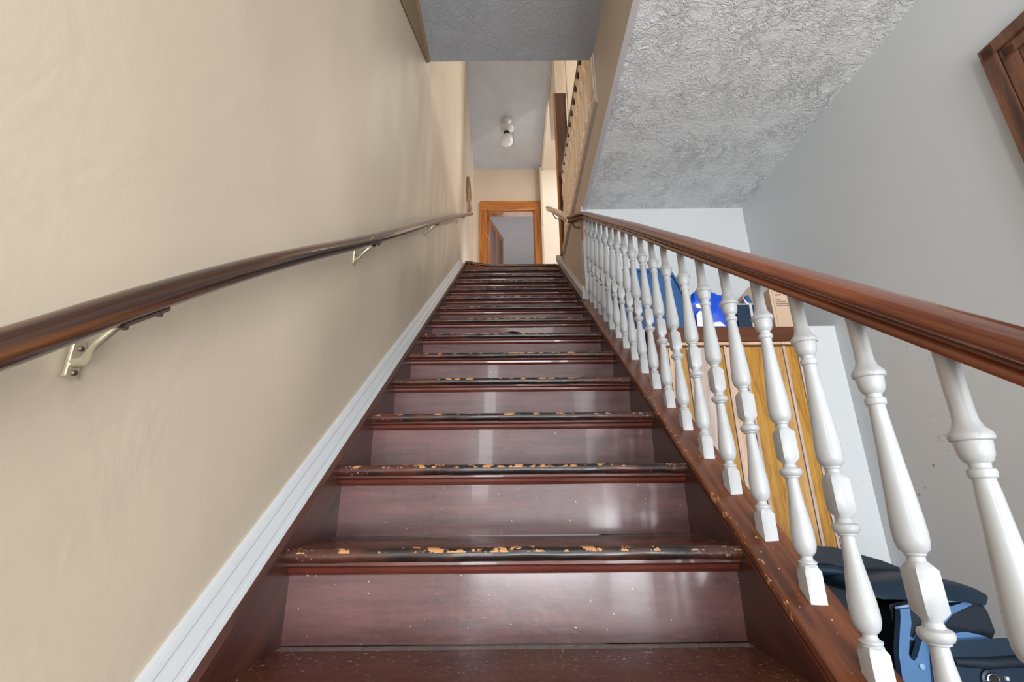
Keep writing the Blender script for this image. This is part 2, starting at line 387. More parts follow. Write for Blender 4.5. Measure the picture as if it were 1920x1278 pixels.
# sloping darker wedge between the left wall and the soffit
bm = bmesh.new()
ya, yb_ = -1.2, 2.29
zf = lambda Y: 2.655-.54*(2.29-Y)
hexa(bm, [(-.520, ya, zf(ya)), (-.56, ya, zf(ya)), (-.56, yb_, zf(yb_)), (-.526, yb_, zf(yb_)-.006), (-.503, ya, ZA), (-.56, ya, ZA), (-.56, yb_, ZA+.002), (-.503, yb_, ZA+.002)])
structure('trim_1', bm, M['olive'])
# soffit over the flight
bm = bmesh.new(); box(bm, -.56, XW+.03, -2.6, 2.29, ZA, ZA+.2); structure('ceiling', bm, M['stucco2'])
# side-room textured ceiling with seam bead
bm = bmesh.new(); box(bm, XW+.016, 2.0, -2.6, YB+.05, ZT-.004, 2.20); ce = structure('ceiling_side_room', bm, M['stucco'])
ce.name = 'ceiling.001'
bm = bmesh.new(); tube(bm, [(.70-.02*math.sin(t*9)*.1-.01*t, -2.4+t*5.34, ZT+.0005) for t in np.linspace(0, 1, 30)], .0028, 6)
structure('trim_2', bm, M['stucco'], smooth=1)
# tan wall beside the flight (bulkhead, and the part beside the upper steps)
bm = bmesh.new()
prism(bm, [(-2.6, ZT+.0), (YB, ZT+.0), (YB, 2.27), (2.26, 2.27), (2.26, ZA+.1), (-2.6, ZA+.1)], YZ, XW, XW+.050)
hexa(bm, [(.500, YB, .9), (.60, YB, .9), (.60, 4.45, 1.9), (.512, 4.45, 1.9), (XW, YB, ZT), (.60, YB, ZT), (.60, 4.45, ZT+.05), (XW-.004, 4.45, ZT+.05)])
hexa(bm, [(XW, YB, ZT), (.60, YB, ZT), (.60, 4.45, ZT+.05), (XW-.004, 4.45, ZT+.05), (XW, YB, 2.27), (.60, YB, 2.27), (.60, 4.45, 2.31), (XW, 4.45, 2.31)])
structure('wall_right', bm, M['tan2'])
bm = bmesh.new(); box(bm, XW-.006, XW+.018, -2.6, YB, ZT-.009, ZT+.014); structure('trim_3', bm, M['trim_grey'], bevel=.003)
# grey side room walls
bm = bmesh.new(); box(bm, .517, 1.9, YB-.003, YB+.1, FL, ZT+.02); structure('wall_back', bm, M['grey'])
bm = bmesh.new()
xr = lambda Y: 1.70+(YB-Y)*.030
hexa(bm, [(xr(-2.6), -2.6, FL), (2.0, -2.6, FL), (2.0, YB, FL), (xr(YB), YB, FL), (xr(-2.6), -2.6, ZT+.02), (2.0, -2.6, ZT+.02), (2.0, YB, ZT+.02), (xr(YB), YB, ZT+.02)])
structure('wall_side_room', bm, M['grey']).name = 'wall_right.001'
# boxed ledge at the back of the side room
bm = bmesh.new(); box(bm, 1.525, xr(2.34)+.01, 2.335, YB, FL, .842); structure('trim_4', bm, M['grey'], bevel=.004)
bm = bmesh.new(); box(bm, .575, .685, 2.262, YB, FL, .806); structure('trim_10', bm, M['grey'], bevel=.004)
# entry wall behind the photographer: window and dark door
bm = bmesh.new()
for a in ((-.75, -.45, FL, 2.75), (.45, .85, FL, 2.75), (-.45, .45, 1.45, 2.75), (.85, 1.65, 1.45, 2.75), (.85, 1.65, FL, -.32), (1.65, 2.0, FL, 2.75)):
    box(bm, a[0], a[1], -2.7, -2.6, a[2], a[3])
structure('wall_entry', bm, M['grey']).name = 'wall_front'
bm = bmesh.new(); box(bm, -.45, .45, -2.68, -2.63, FL, 1.45); structure('door_3', bm, M['darkwood'], bevel=.004)

# upper hall
bm = bmesh.new()
box(bm, -.7, .56, LY-.02+.03, YE+.1, LZ-.2, LZ-.001); box(bm, .56, 2.6, YB-.6, YE+.1, LZ-.2, LZ-.001)
structure('floor_upper', bm, M['floor2']).name = 'floor.001'
bm = bmesh.new(); box(bm, -.75, .50, 2.2, YE+.1, ZU, ZU+.1); structure('ceiling_upper', bm, M['stucco3']).name = 'ceiling.002'
bm = bmesh.new(); box(bm, .525, 2.6, 2.2, YE+.1, ZU-.03, ZU+.1); structure('ceiling_u2', bm, M['cream']).name = 'ceiling.003'
bm = bmesh.new(); box(bm, .50, .525, 2.2, YE, ZU-.045, ZU+.05); structure('trim_5', bm, M['tan2'])
DX0, DX1, DZ = -.385, .375, 4.27
bm = bmesh.new()
box(bm, -.75, DX0, YE, YE+.12, LZ, ZU+.05); box(bm, DX1, .50, YE, YE+.12, LZ, ZU+.05); box(bm, DX0, DX1, YE, YE+.12, DZ, ZU+.05)
structure('wall_end', bm, M['tan2'])
bm = bmesh.new(); box(bm, .50, 2.6, YE, YE+.12, LZ, ZU+.05); structure('wall_end_side', bm, M['cream']).name = 'wall_end.001'
bm = bmesh.new(); box(bm, 2.5, 2.6, 2.2, YE, LZ, ZU); structure('wall_upper', bm, M['cream']).name = 'wall_upper_right'
bm = bmesh.new(); box(bm, -.75, .525, 2.2, 2.262, ZA+.14, ZU); box(bm, .60, 2.6, 2.1, 2.2, LZ, ZU); box(bm, .525, .60, 2.1, 2.2, ZA+.12, ZU); structure('wall_u3', bm, M['cream']).name = 'wall_upper_front'
# far room seen through the doorway
bm = bmesh.new()
box(bm, -1.2, 1.4, 10.6, 10.7, LZ, 5.2); box(bm, -1.3, -1.2, YE+.12, 10.7, LZ, 5.2); box(bm, 1.4, 1.5, YE+.12, 10.7, LZ, 5.2)
structure('wall_far_room', bm, M['far'])
bm = bmesh.new(); box(bm, -1.3, 1.5, YE+.12, 10.7, LZ-.1, LZ); structure('floor_far_room', bm, M['floor2'])
bm = bmesh.new(); box(bm, -1.3, 1.5, YE+.12, 10.7, 4.95, 5.05); structure('ceiling_far_room', bm, M['far'])

# end doorway: casing, jamb, open panelled door
d = tag(empty('door_1', (0, YE, LZ)), kind='structure')
cw = .10
def part(name, mat, fn, parent, bevel=0, smooth=None, kind=None, loc=None, label=None):
    """fn builds in world coordinates; the mesh is stored relative to the parent"""
    b = bmesh.new(); fn(b)
    off = Vector((0, 0, 0)); q = parent
    while q is not None: off += q.location; q = q.parent
    if loc is not None: off = Vector(loc)
    bmesh.ops.translate(b, verts=b.verts, vec=-off)
    o = done(name, b, mat, parent, bevel=bevel, smooth=smooth)
    if loc is not None:
        base = Vector((0, 0, 0)); q = parent
        while q is not None: base += q.location; q = q.parent
        o.location = Vector(loc)-base
    if label: o['label'] = label
    return o
part('casing', M['orangewood'], lambda b: box(b, DX0-cw, DX0+.004, YE-.028, YE, LZ, DZ+.004), d, .005)
part('casing', M['orangewood'], lambda b: box(b, DX1-.004, DX1+cw, YE-.028, YE, LZ, DZ+.004), d, .005)
part('head_casing', wood('orange_varnished_head', (136, 78, 30), (170, 104, 46), (196, 130, 66), .3, 'X', .6, .3), lambda b: box(b, DX0-cw, DX1+cw, YE-.032, YE, DZ-.004, DZ+.165), d, .005)
part('jamb', M['orangewood'], lambda b: (box(b, DX0, DX0+.018, YE, YE+.13, LZ, DZ), box(b, DX1-.018, DX1, YE, YE+.13, LZ, DZ), box(b, DX0, DX1, YE, YE+.13, DZ-.018, DZ)), d)
# leaf, hinged left, swung into the far room
leaf = bpy.data.objects.new('door_leaf', None); COL.objects.link(leaf); leaf.parent = d
leaf.location = (DX0+.02, .13, .01); leaf.rotation_euler = (0, 0, math.radians(72)); 
lw, lh = .70, 1.93
def leaf_part(name, mat, x0, x1, z0, z1, t=.02, bevel=.003):
    b = bmesh.new(); box(b, x0, x1, -t, t, z0, z1); return done(name, b, mat, leaf, bevel=bevel)
for a in (0, .31, .61): leaf_part('stile', M['orangewood'], a, a+.09, 0, lh)
for a in (0, .62, 1.83): leaf_part('door_rail', M['orangewood'], 0, lw, a, a+.10, .019)
for a in ((.09, .31), (.40, .61)):
    for zz in ((.10, .62), (.72, 1.83)): leaf_part('door_panel', M['panelblue'], a[0], a[1], zz[0], zz[1], .008, 0)
leaf_part('hinge', M['chrome'], -.022, .012, 1.52, 1.61, .023)
kb = bmesh.new(); lathe(kb, [(-.06, .012), (-.045, .025), (-.03, .012), (.03, .012), (.045, .025), (.06, .012)], 12, (lw-.05, 0, .95), 'Y')
done('door_knob', kb, M['brass'], leaf, smooth=1)

# dark wooden door frame standing at the head of the flight on the right
d2 = tag(empty('door_2', (.57, 4.25, LZ)), kind='structure')
part('jamb', M['darkwood'], lambda b: box(b, .520, .645, 4.20, 4.235, LZ, 4.385), d2, .004)
part('jamb_edge', M['orangewood'], lambda b: box(b, .503, .522, 4.195, 4.24, LZ, 4.38), d2, .003)
part('jamb_side', M['darkwood'], lambda b: box(b, .59, .625, 4.24, 4.9, LZ, 4.385), d2, .004)
bm = bmesh.new(); box(bm, .53, .66, 4.20, 4.95, 4.387, ZU-.03); structure('trim_6', bm, M['cream'])
bm = bmesh.new(); box(bm, .645, .95, 4.06, 4.14, LZ, ZU-.03); structure('wall_stub', bm, M['cream']).name = 'wall_hall_stub'
# narrow return with switch plates beside the end door
bm = bmesh.new(); box(bm, .475, .505, YE-.10, YE-.0, LZ, ZU-.05); structure('trim_7', bm, M['tan2'])

# near door casing, only its upper far corner is in view
d3 = tag(empty('door_4', (xr(.8), .8, FL)), kind='structure')
zc, yc = 1.52, 1.295
def frame_ring(b, o0, o1, th):
    # L shaped run: jamb + head, between offsets o0 and o1 from the outer corner
    Xa = lambda Y: xr(Y)-th
    def slab(y0, y1, z0, z1):
        hexa(b, [(Xa(y0), y0, z0), (xr(y0)+.02, y0, z0), (xr(y1)+.02, y1, z0), (Xa(y1), y1, z0), (Xa(y0), y0, z1), (xr(y0)+.02, y0, z1), (xr(y1)+.02, y1, z1), (Xa(y1), y1, z1)])
    slab(yc-o1, yc-o0, FL, zc-o0); slab(.25+o0, yc-o0, zc-o1, zc-o0); slab(.25+o0, .25+o1, FL, zc-o0)
part('casing', M['redwood'], lambda b: frame_ring(b, 0, .046, .030), d3, .004)
part('casing', M['darkwood'], lambda b: frame_ring(b, .046, .053, .012), d3)
part('casing', M['redwood'], lambda b: frame_ring(b, .053, .095, .024), d3, .004)
part('casing', M['darkwood'], lambda b: frame_ring(b, .095, .101, .010), d3)
part('stop_moulding', M['redwood'], lambda b: frame_ring(b, .101, .150, .018), d3, .004)
part('door_leaf', M['redwood'], lambda b: box(b, xr(.8)-.012, xr(.8)+.03, .38, yc-.145, FL, zc-.145), d3)

# ------------------------------------------------------------------ staircase
stairs = empty('staircase', (0, Y1-2*G, FL), 'long straight flight of worn oxblood-painted wooden stairs', 'stairs')
sb = stairs.location
W2 = .476; TH = .028; OH = .034
def tread_mesh(depth):
    b = bmesh.new()
    pr = [(depth, 0)]
    for k in range(7):
        a = math.pi/2+math.pi*k/6
        pr.append((.014+.014*math.cos(a), -.014+.014*math.sin(a)))
    pr.append((depth, -TH))
    xs = np.linspace(-W2, W2, 41)
    lp = []
    for x in xs:
        wob = .0012*math.sin(x*23+1)+.0008*math.sin(x*51)
        lp.append([(x, u+(wob if u < .03 else 0), v+(wob*.6 if u < .03 else 0)) for u, v in pr])
    rings(b, lp)
    bmesh.ops.recalc_face_normals(b, faces=b.faces)
    for fc in b.faces: fc.smooth = len(fc.verts) == 4
    for e in b.edges:
        if len(e.link_faces) == 2 and e.calc_face_angle(0) > 1.0: e.smooth = False
    me = bpy.data.meshes.new('tread'); b.to_mesh(me); b.free(); me.materials.append(M['tread']); return me
tm = tread_mesh(G+OH-.002)
b = bmesh.new(); box(b, -W2, W2, 0, .018, -RR+.002, -TH+.001)
bmesh.ops.subdivide_edges(b, edges=[e for e in b.edges if abs(e.verts[0].co.x-e.verts[1].co.x) > .5], cuts=20)
for v in b.verts: v.co.y += .0012*math.sin(v.co.x*17)
rm = bpy.data.meshes.new('riser'); b.to_mesh(rm); b.free(); rm.materials.append(M['riser'])
b = bmesh.new()
cp = [(0, 0), (-.020, 0), (-.021, -.006), (-.016, -.009), (-.012, -.011), (-.010, -.018), (-.006, -.024), (0, -.026)]
prism(b, cp, YZ, -W2, W2)
bmesh.ops.recalc_face_normals(b, faces=b.faces)
cm = bpy.data.meshes.new('cove_moulding'); b.to_mesh(cm); b.free(); cm.materials.append(M['cove'])
for i in range(-2, 14):
    y, z = Y1+i*G, Z1+i*RR
    if i < 13:
        o = bpy.data.objects.new('tread', tm); COL.objects.link(o); o.parent = stairs; o.location = Vector((0, y, z))-sb
    o = bpy.data.objects.new('riser', rm); COL.objects.link(o); o.parent = stairs; o.location = Vector((0, y+OH, z))-sb
    o = bpy.data.objects.new('cove_moulding', cm); COL.objects.link(o); o.parent = stairs; o.location = Vector((0, y+OH, z-TH))-sb
# landing nosing, curling up at its left end
def land(b):
    pr = [(.12, .002)]+[(.014+.016*math.cos(math.pi/2+math.pi*k/6), -.014+.016*math.sin(math.pi/2+math.pi*k/6)) for k in range(7)]+[(.12, -TH)]
    lp = []
    for x in np.linspace(-W2-.01, W2, 41):
        t = max(0, (-.20-x)/.28); lift = .042*t*t*(3-2*t) if t < 1 else .042
        lp.append([(x, LY+u, LZ+v+lift*(1 if v > -.02 or u < .03 else 0)) for u, v in pr])
    rings(b, lp)
part('landing_nosing', M['tread'], land, stairs, loc=(0, LY, LZ), smooth=1.0)
# broken splinter at the front of the seventh step
def splinter(b):
    y, z = Y1+5*G, Z1+5*RR
    for k in range(7):
        x0 = .005+k*.006-.02
        hexa(b, [(x0-.03, y-.004, z-.006), (x0+.03, y-.004, z-.004), (x0+.03, y+.004, z-.002), (x0-.03, y+.004, z-.001), (x0-.02, y-.004-.001*k, z-.001+.0008*k), (x0+.02, y-.004, z), (x0+.02, y+.003, z+.002), (x0-.02, y+.003, z+.001)])
part('chipped_nosing', paint('dark_splinter', (34, 28, 28), .9, spec=.1), splinter, stairs)
# stringers
bot, top = Y1-2*G-.10, LY+.12
def stringer(b, x0, x1, h, top_=None):
    top_ = top if top_ is None else top_
    y0 = bot
    yf = Y1+(FL+.36-Z1)/SL; prism(b, [(y0, FL), (yf, FL), (top_, st(top_)-.36)]+([(top_, LZ+h), (LY, LZ+h)] if top_ > LY else [(top_, st(top_)+h)])+[(y0, st(y0)+h)], YZ, x0, x1)
part('stringer', M['stringer'], lambda b: stringer(b, -.527, -W2, .012), stairs)
part('stringer', M['stringer'], lambda b: stringer(b, W2, .498, -.008), stairs)
part('stringer', M['stringer'], lambda b: stringer(b, .499, .543, -.010, YB-.004), stairs)
# spandrel closing the flight on the side-room side
part('spandrel', M['stringer'], lambda b: prism(b, [(bot, FL), (YB-.004, FL), (YB-.004, st(YB)-.03), (bot, st(bot)-.03)], YZ, .545, .560), stairs)

# white stepped moulding along the left stringer
def mould(b):
    pr = [(-.532, .068), (-.524, .067), (-.520, .060), (-.5165, .0525), (-.5215, .0485), (-.5165, .0455), (-.5045, .0245), (-.5090, .0215), (-.5025, .0200), (-.5000, .0150), (-.4965, .0135), (-.4905, .002), (-.490, -.006), (-.532, -.006)]
    y0, y1 = bot-.02, LY-.03
    rings(b, [[(x, y, st(y)+h+.006) for x, h in pr] for y in (y0, y1)])
bm = bmesh.new(); mould(bm); structure('baseboard_left', bm, M['gloss_white'])
# skirting on the tan wall beside the upper steps
def skirt(b):
    pr = [(.488, .006), (.56, .006), (.56, .082), (.500, .082), (.491, .072), (.488, .068)]
    y0, y1 = YB-.012, LY+.10
    rings(b, [[(x, y, st(y)+h) for x, h in pr] for y in (y0, y1)])
bm = bmesh.new(); skirt(bm); structure('baseboard_right', bm, M['trim_grey'])
bm = bmesh.new(); box(bm, .487, .506, YB-.024, YB-.010, st(YB)+.004, st(YB)+.10); structure('trim_8', bm, M['gloss_white'], bevel=.002)
bm = bmesh.new(); box(bm, -.535, -.527, LY-.0, LY+.012, LZ, LZ+.60); structure('trim_9', bm, M['cream'])

# ------------------------------------------------------------------ balustrade
bal = empty('balustrade', (.535, Y1-2*G, FL), 'white turned balusters under a varnished brown handrail on the right of the stairs', 'balustrade')
bb = bal.location
def capf(b):
    pr = [(.480, .012), (.484, .014), (.578, .014), (.580, .010), (.580, -.008), (.482, -.008), (.480, -.004)]
    y0, y1 = bot-.02, YB-.004
    rings(b, [[(x, y, st(y)+h) for x, h in pr] for y in (y0, y1)])
part('base_rail', M['cap'], capf, bal, loc=(.480, Y1, st(Y1)))
RP = [(-.014, 0), (-.0235, .004), (-.0255, .012), (-.0225, .019), (-.0165, .0225), (-.0165, .027), (-.024, .032), (-.0305, .039), (-.032, .048), (-.029, .058), (-.021, .067), (-.010, .0725), (0, .074)]
RP = [(u, v*.88) for u, v in RP]+[(-u, v*.88) for u, v in RP[-2::-1]]
rh = lambda Y: .632+min(.020, max(0, (Y-.45)*.018))
def railf(b):
    P = [(.535, y, st(y)+rh(y)) for y in (.30, 1.0, 1.7, 2.3, 2.90)]
    sweep(b, RP, P+[(.445, 3.04, st(3.0)+.632)])
part('handrail', M['rail'], railf, bal, smooth=.9)
part('handrail', M['tanbal'], lambda b: sweep(b, [(u*.98, v*.98) for u, v in RP], [(.445, 3.045, st(3.0)+.633), (.446, 3.9, st(3.9)+.627), (.452, 4.84, st(4.84)+.622)]), bal, smooth=.9, label='worn pale upper run of handrail')
part('bracket', M['steel'], lambda b: tube(b, [(.52, 3.02, st(3.0)+.58), (.48, 3.03, st(3.0)+.59), (.452, 3.06, st(3.03)+.64)], .006, 8), bal, smooth=1)
part('bracket', M['steel'], lambda b: tube(b, [(.525, 4.3, st(4.3)+.54), (.48, 4.3, st(4.3)+.55), (.452, 4.32, st(4.3)+.63)], .006, 8), bal, smooth=1)
part('rail_wedge', M['orangewood'], lambda b: prism(b, [(2.930, st(2.9)+.60), (2.945, st(2.9)+.645), (2.915, st(2.9)+.64), (2.94, st(2.9)+.50)], YZ, .503, .520), bal)
HB = .630
def bal_mesh(dz, dr, n=20):
    s = .0150
    # height, radius, squareness
    pr = [(-.02, s, 1), (.043, s, 1), (.049, s*.98, .5), (.052, .0165, 0), (.054, .0150, 0), (.056, .0170, 0), (.0585, .0170, 0), (.061, .0125, 0), (.064, .0108, 0), (.068, .0108, 0),
          (.071, .0145, 0), (.076, .0185, 0), (.086, .0212, 0), (.098, .0215, 0), (.115, .0205, 0), (.140, .0175, 0), (.165, .0143, 0), (.190, .0120, 0), (.2085, .0110, 0),
          (.2100, .0150, 0), (.2125, .0155, 0), (.2140, .0185, 0), (.2185, .0212, 0), (.2225, .0216, 0), (.2260, .0200, 0), (.2290, .0135, 0), (.2350, .0115, 0),
          (.2375, .0125, .1), (.2470, s, 1), (.2960, s, 1), (.3045, .0130, .2), (.3065, .0112, 0), (.3120, .0112, 0),
          (.3140, .0135, 0), (.3165, .0140, 0), (.3200, .0185, 0), (.329, .0214, 0), (.340, .0220, 0), (.358, .0212, 0), (.390, .0184, 0), (.425, .0155, 0), (.460, .0130, 0), (.4860, .0114, 0),
          (.4880, .0118, 0), (.4900, .0142, 0), (.4950, .0150, 0), (.4985, .0142, 0), (.5000, .0110, 0), (.5050, .0112, 0), (.5080, .0150, 0), (.5150, .0180, 0), (.5250, .0192, 0), (.5300, .0195, 0), (.5315, .0225, 0), (.5355, .0236, 0), (.5395, .0225, 0), (.5460, .0165, 0), (.5550, .0132, 0), (.5700, .0120, .1), (.600, .0118, .2), (HB+.016, .0118, .2)]
    out = []
    for e in pr:
        z = e[0]
        if .048 < z < .48: z += dz*min(1, (z-.048)/.15)*(1 if z < .33 else (.487-z)/.157)
        elif .48 <= z < .6: z += dr
        sq = e[2]
        out.append((z, e[1]*(1 if sq == 1 else .93), sq*.93))
    b = bmesh.new(); lathe(b, out, n)
    # cut the foot to the slope of the cap
    for v in b.verts:
        if v.co.z < 0: v.co.z = (v.co.y)*SL-.004
        if v.co.z > HB+.01: v.co.z = HB+.010+v.co.y*SL
    bmesh.ops.recalc_face_normals(b, faces=b.faces)
    for fc in b.faces: fc.smooth = True
    for e in b.edges:
        if len(e.link_faces) == 2 and e.calc_face_angle(0) > .62: e.smooth = False
    me = bpy.data.meshes.new('baluster'); b.to_mesh(me); b.free(); me.materials.append(M['baluster']); return me
BM = {'a': bal_mesh(-.030, -.018), 'b': bal_mesh(-.030, -.003), 'c': bal_mesh(-.004, 0), 'd': bal_mesh(.004, -.004), 'e': bal_mesh(.010, .010)}
for k in range(-4, 16):
    y = .94+.1285*k
    me = BM['a' if k < -2 else 'b' if k == -2 else 'c' if k < 1 else 'd' if k < 3 else 'e']
    o = bpy.data.objects.new('baluster', me); COL.objects.link(o); o.parent = bal
    o.location = Vector((.5385, y, st(y)+.013))-bb
    o.rotation_euler = (random.uniform(-.006, .006), random.uniform(-.006, .006), random.uniform(-.06, .06))
# newel at the foot of the rail
nb = bmesh.new(); lathe(nb, [(0, .045, 1), (.30, .045, 1), (.33, .035, 0), (.36, .04, 0), (.42, .042, 0), (.62, .028, 0), (.66, .036, 0), (.69, .045, 1), (.90, .045, 1), (.91, .052, 1), (.93, .052, 1), (.95, .03, 0), (.99, .04, 0), (1.02, .03, 0), (1.03, .008, 0)], 20, (.535, .285, FL))
bmesh.ops.translate(nb, verts=nb.verts, vec=-bb); done('newel_post', nb, M['rail'], bal, smooth=.7)

# ------------------------------------------------------------------ wall handrail on the left
wr = empty('wall_handrail', (-.455, 1.0, st(1.0)+.70), 'round dark-varnished handrail on brass brackets along the tan left wall', 'handrail')
wpts = [(.02, -.145), (.2, -.015), (.391, .124), (.513, .219), (.70, .357), (.90, .497), (1.2, .70), (1.66, 1.020), (2.10, 1.330), (2.56, 1.655), (3.2, 2.10), (4.0, 2.645), (4.74, 3.150)]
def cr(pts, n=5):
    out = []
    for i in range(len(pts)-1):
        p0 = pts[max(i-1, 0)]; p1 = pts[i]; p2 = pts[i+1]; p3 = pts[min(i+2, len(pts)-1)]
        for k in range(n):
            t = k/n
            out.append(tuple(.5*((2*p1[j])+(-p0[j]+p2[j])*t+(2*p0[j]-5*p1[j]+4*p2[j]-p3[j])*t*t+(-p0[j]+3*p1[j]-3*p2[j]+p3[j])*t**3) for j in range(len(p1))))
    out.append(pts[-1]); return out
WP = cr(wpts, 4)
part('rail', M['wallrail'], lambda b: tube(b, [(-.4550, y, z) for y, z in WP], .0182, 20), wr, smooth=1)
def zr(y): return float(np.interp(y, [q[0] for q in WP], [q[1] for q in WP]))
for yb in (.535, 1.395, 2.52, 3.93):
    z0 = zr(yb)
    br = part('bracket', M['brass'], lambda b: (box(b, -.531, -.525, yb-.003, yb+.014, z0-.098, z0-.050),), wr, .002, loc=(-.53, yb, z0-.075))
    def arm(b): tube(b, [(-.527, yb+.004, z0-.080), (-.510, yb, z0-.078), (-.490, yb-.012, z0-.062), (-.470, yb-.014, z0-.042), (-.457, yb-.010, z0-.030)], [.007, .006, .0045, .004, .004], 8)
    part('arm', M['brass'], arm, br, smooth=1)
    part('saddle', M['steel'], lambda b: hexa(b, [(-.464, yb-.030, zr(yb-.030)-.0255), (-.446, yb-.030, zr(yb-.030)-.0255), (-.446, yb+.030, zr(yb+.030)-.0255), (-.464, yb+.030, zr(yb+.030)-.0255), (-.464, yb-.030, zr(yb-.030)-.0205), (-.446, yb-.030, zr(yb-.030)-.0205), (-.446, yb+.030, zr(yb+.030)-.0205), (-.464, yb+.030, zr(yb+.030)-.0205)]), br)
    for yy in (yb-.022, yb+.024):
        part('screw', M['steel'], lambda b: lathe(b, [(-.007, .002), (-.006, .0045), (-.002, .005), (0, .003)], 10, (-.455, yy, zr(yy)-.0245)), br, smooth=1)
    for zz in (z0-.062, z0-.092):
        part('screw', M['steel'], lambda b: lathe(b, [(0, .0035), (.003, .0035), (.004, .002)], 10, (-.526, yb+.006, zz), 'X'), br, smooth=1)

# ------------------------------------------------------------------ guard balustrade upstairs
gd = empty('landing_balustrade', (.54, 3.2, LZ), 'tan-painted balustrade with a dark top rail around the upstairs stairwell opening', 'balustrade')
part('fascia', M['trim_grey'], lambda b: box(b, XW-.008, XW+.03, 2.262, 4.33, 2.262, 2.292), gd, .002)
part('fascia', M['tanbal'], lambda b: box(b, XW-.012, XW+.05, 2.255, 4.33, 2.294, 2.395), gd, .004)
part('end_board', M['trim_grey'], lambda b: box(b, XW-.008, XW+.03, 2.236, 2.262, 2.262, ZA-.001), gd, .002)
part('end_board', M['tanbal'], lambda b: box(b, XW-.014, XW+.04, 2.264, 2.345, 2.39, 3.25), gd, .003)
part('top_rail', M['darkwood'], lambda b: sweep(b, [(u*.75, v*.9) for u, v in RP], [(.560, 2.30, 3.19), (.560, 3.2, 3.20), (.560, 4.20, 3.225)]), gd, smooth=.9)
s = .021
gp = [(0, s, 1), (.16, s, 1), (.17, s*.8, .3), (.18, .018), (.20, .024), (.215, .018), (.23, .015), (.30, .020), (.38, .024), (.46, .018), (.50, .016), (.515, .023), (.53, .018), (.54, .016), (.555, s, 1), (.66, s, 1), (.67, .016), (.69, .022), (.71, .015), (.74, .014), (.78, .018), (.80, s, 1), (.825, s, 1)]
b = bmesh.new(); lathe(b, gp, 12)
bmesh.ops.recalc_face_normals(b, faces=b.faces)
for fc in b.faces: fc.smooth = True
for e in b.edges:
    if len(e.link_faces) == 2 and e.calc_face_angle(0) > .6: e.smooth = False
gm = bpy.data.meshes.new('guard_baluster'); b.to_mesh(gm); b.free(); gm.materials.append(M['tanbal'])
for k in range(14):
    o = bpy.data.objects.new('baluster', gm); COL.objects.link(o); o.parent = gd
    y = 2.42+k*.131
    o.location = Vector((.560+.002*(k % 2), y, 2.385))-gd.location
    o.scale = (1, 1, .985+.0015*k)

# ------------------------------------------------------------------ ceiling light
cl = empty('ceiling_light', (-.044, 5.33, ZU), 'bare globe bulb in a white porcelain holder on the upstairs ceiling', 'light')
C = (-.044, 5.33, ZU)
part('canopy', M['porcelain'], lambda b: lathe(b, [(.002, .07), (-.012, .07), (-.03, .055), (-.05, .035), (-.09, .028)], 24, C), cl, smooth=.8)
part('holder', M['porcelain'], lambda b: lathe(b, [(-.085, .03), (-.10, .06), (-.125, .095), (-.14, .10), (-.155, .092), (-.175, .06), (-.20, .042)], 24, C), cl, smooth=.8)
part('socket', M['black'], lambda b: lathe(b, [(-.195, .040), (-.205, .043), (-.212, .036), (-.22, .043), (-.228, .036), (-.245, .034)], 20, C), cl, smooth=.5)
part('bulb', M['bulb'], lambda b: lathe(b, [(-.24, .036), (-.262, .052)]+[(-.345-.088*math.cos(a), .088*math.sin(a)) for a in [math.pi-x*(math.pi/14) for x in range(4, 14)]][::1]+[(-.433, .004)], 24, C) if False else lathe(b, [(-.24, .036), (-.256, .048)]+[(-.340+.090*math.cos(a), .090*math.sin(a)) for a in np.linspace(.62, math.pi-.05, 14)], 24, C), cl, smooth=1)
part('pull_chain', M['steel'], lambda b: tube(b, [(C[0]+.045, C[1]-.02, C[2]-.21), (C[0]+.088, C[1]-.03, C[2]-.26), (C[0]+.095, C[1]-.03, C[2]-.40), (C[0]+.094, C[1]-.03, C[2]-.47)], .0035, 6), cl, smooth=1)

# ------------------------------------------------------------------ oval frame upstairs
ov = empty('oval_picture', (-.55, 5.08, 3.64), 'small oval picture in a gilt-brown frame high on the left wall', 'picture')
def ell(ry, rz, x, n=32): return [(x, 5.08+ry*math.cos(2*math.pi*k/n), 3.64+rz*math.sin(2*math.pi*k/n)) for k in range(n)]
def ovf(b):
    lp = [ell(.235, .235, -.562), ell(.235, .235, -.528), ell(.222, .222, -.515), ell(.19, .19, -.520), ell(.178, .178, -.535), ell(.178, .178, -.562)]
    rings(b, lp, closed=True)
part('frame', wood('gilt_brown_frame', (96, 66, 34), (132, 98, 58), (160, 128, 84), .35, 'Z'), ovf, ov, smooth=.8)
part('picture_face', paint('pale_print', (205, 190, 165), .25, .25, .1, 12), lambda b: rings(b, [ell(.185, .185, -.560), ell(.185, .185, -.540)]), ov)

# switch plate beside the end door
sw = empty('light_switch', (.49, YE-.10, 3.98), 'white light switch plate beside the upstairs door', 'switch')
part('plate', M['gloss_white'], lambda b: box(b, .476, .504, YE-.108, YE-.100, 3.95, 4.07), sw, .002)
part('toggle', M['gloss_white'], lambda b: (box(b, .486, .494, YE-.118, YE-.107, 4.00, 4.02),), sw)

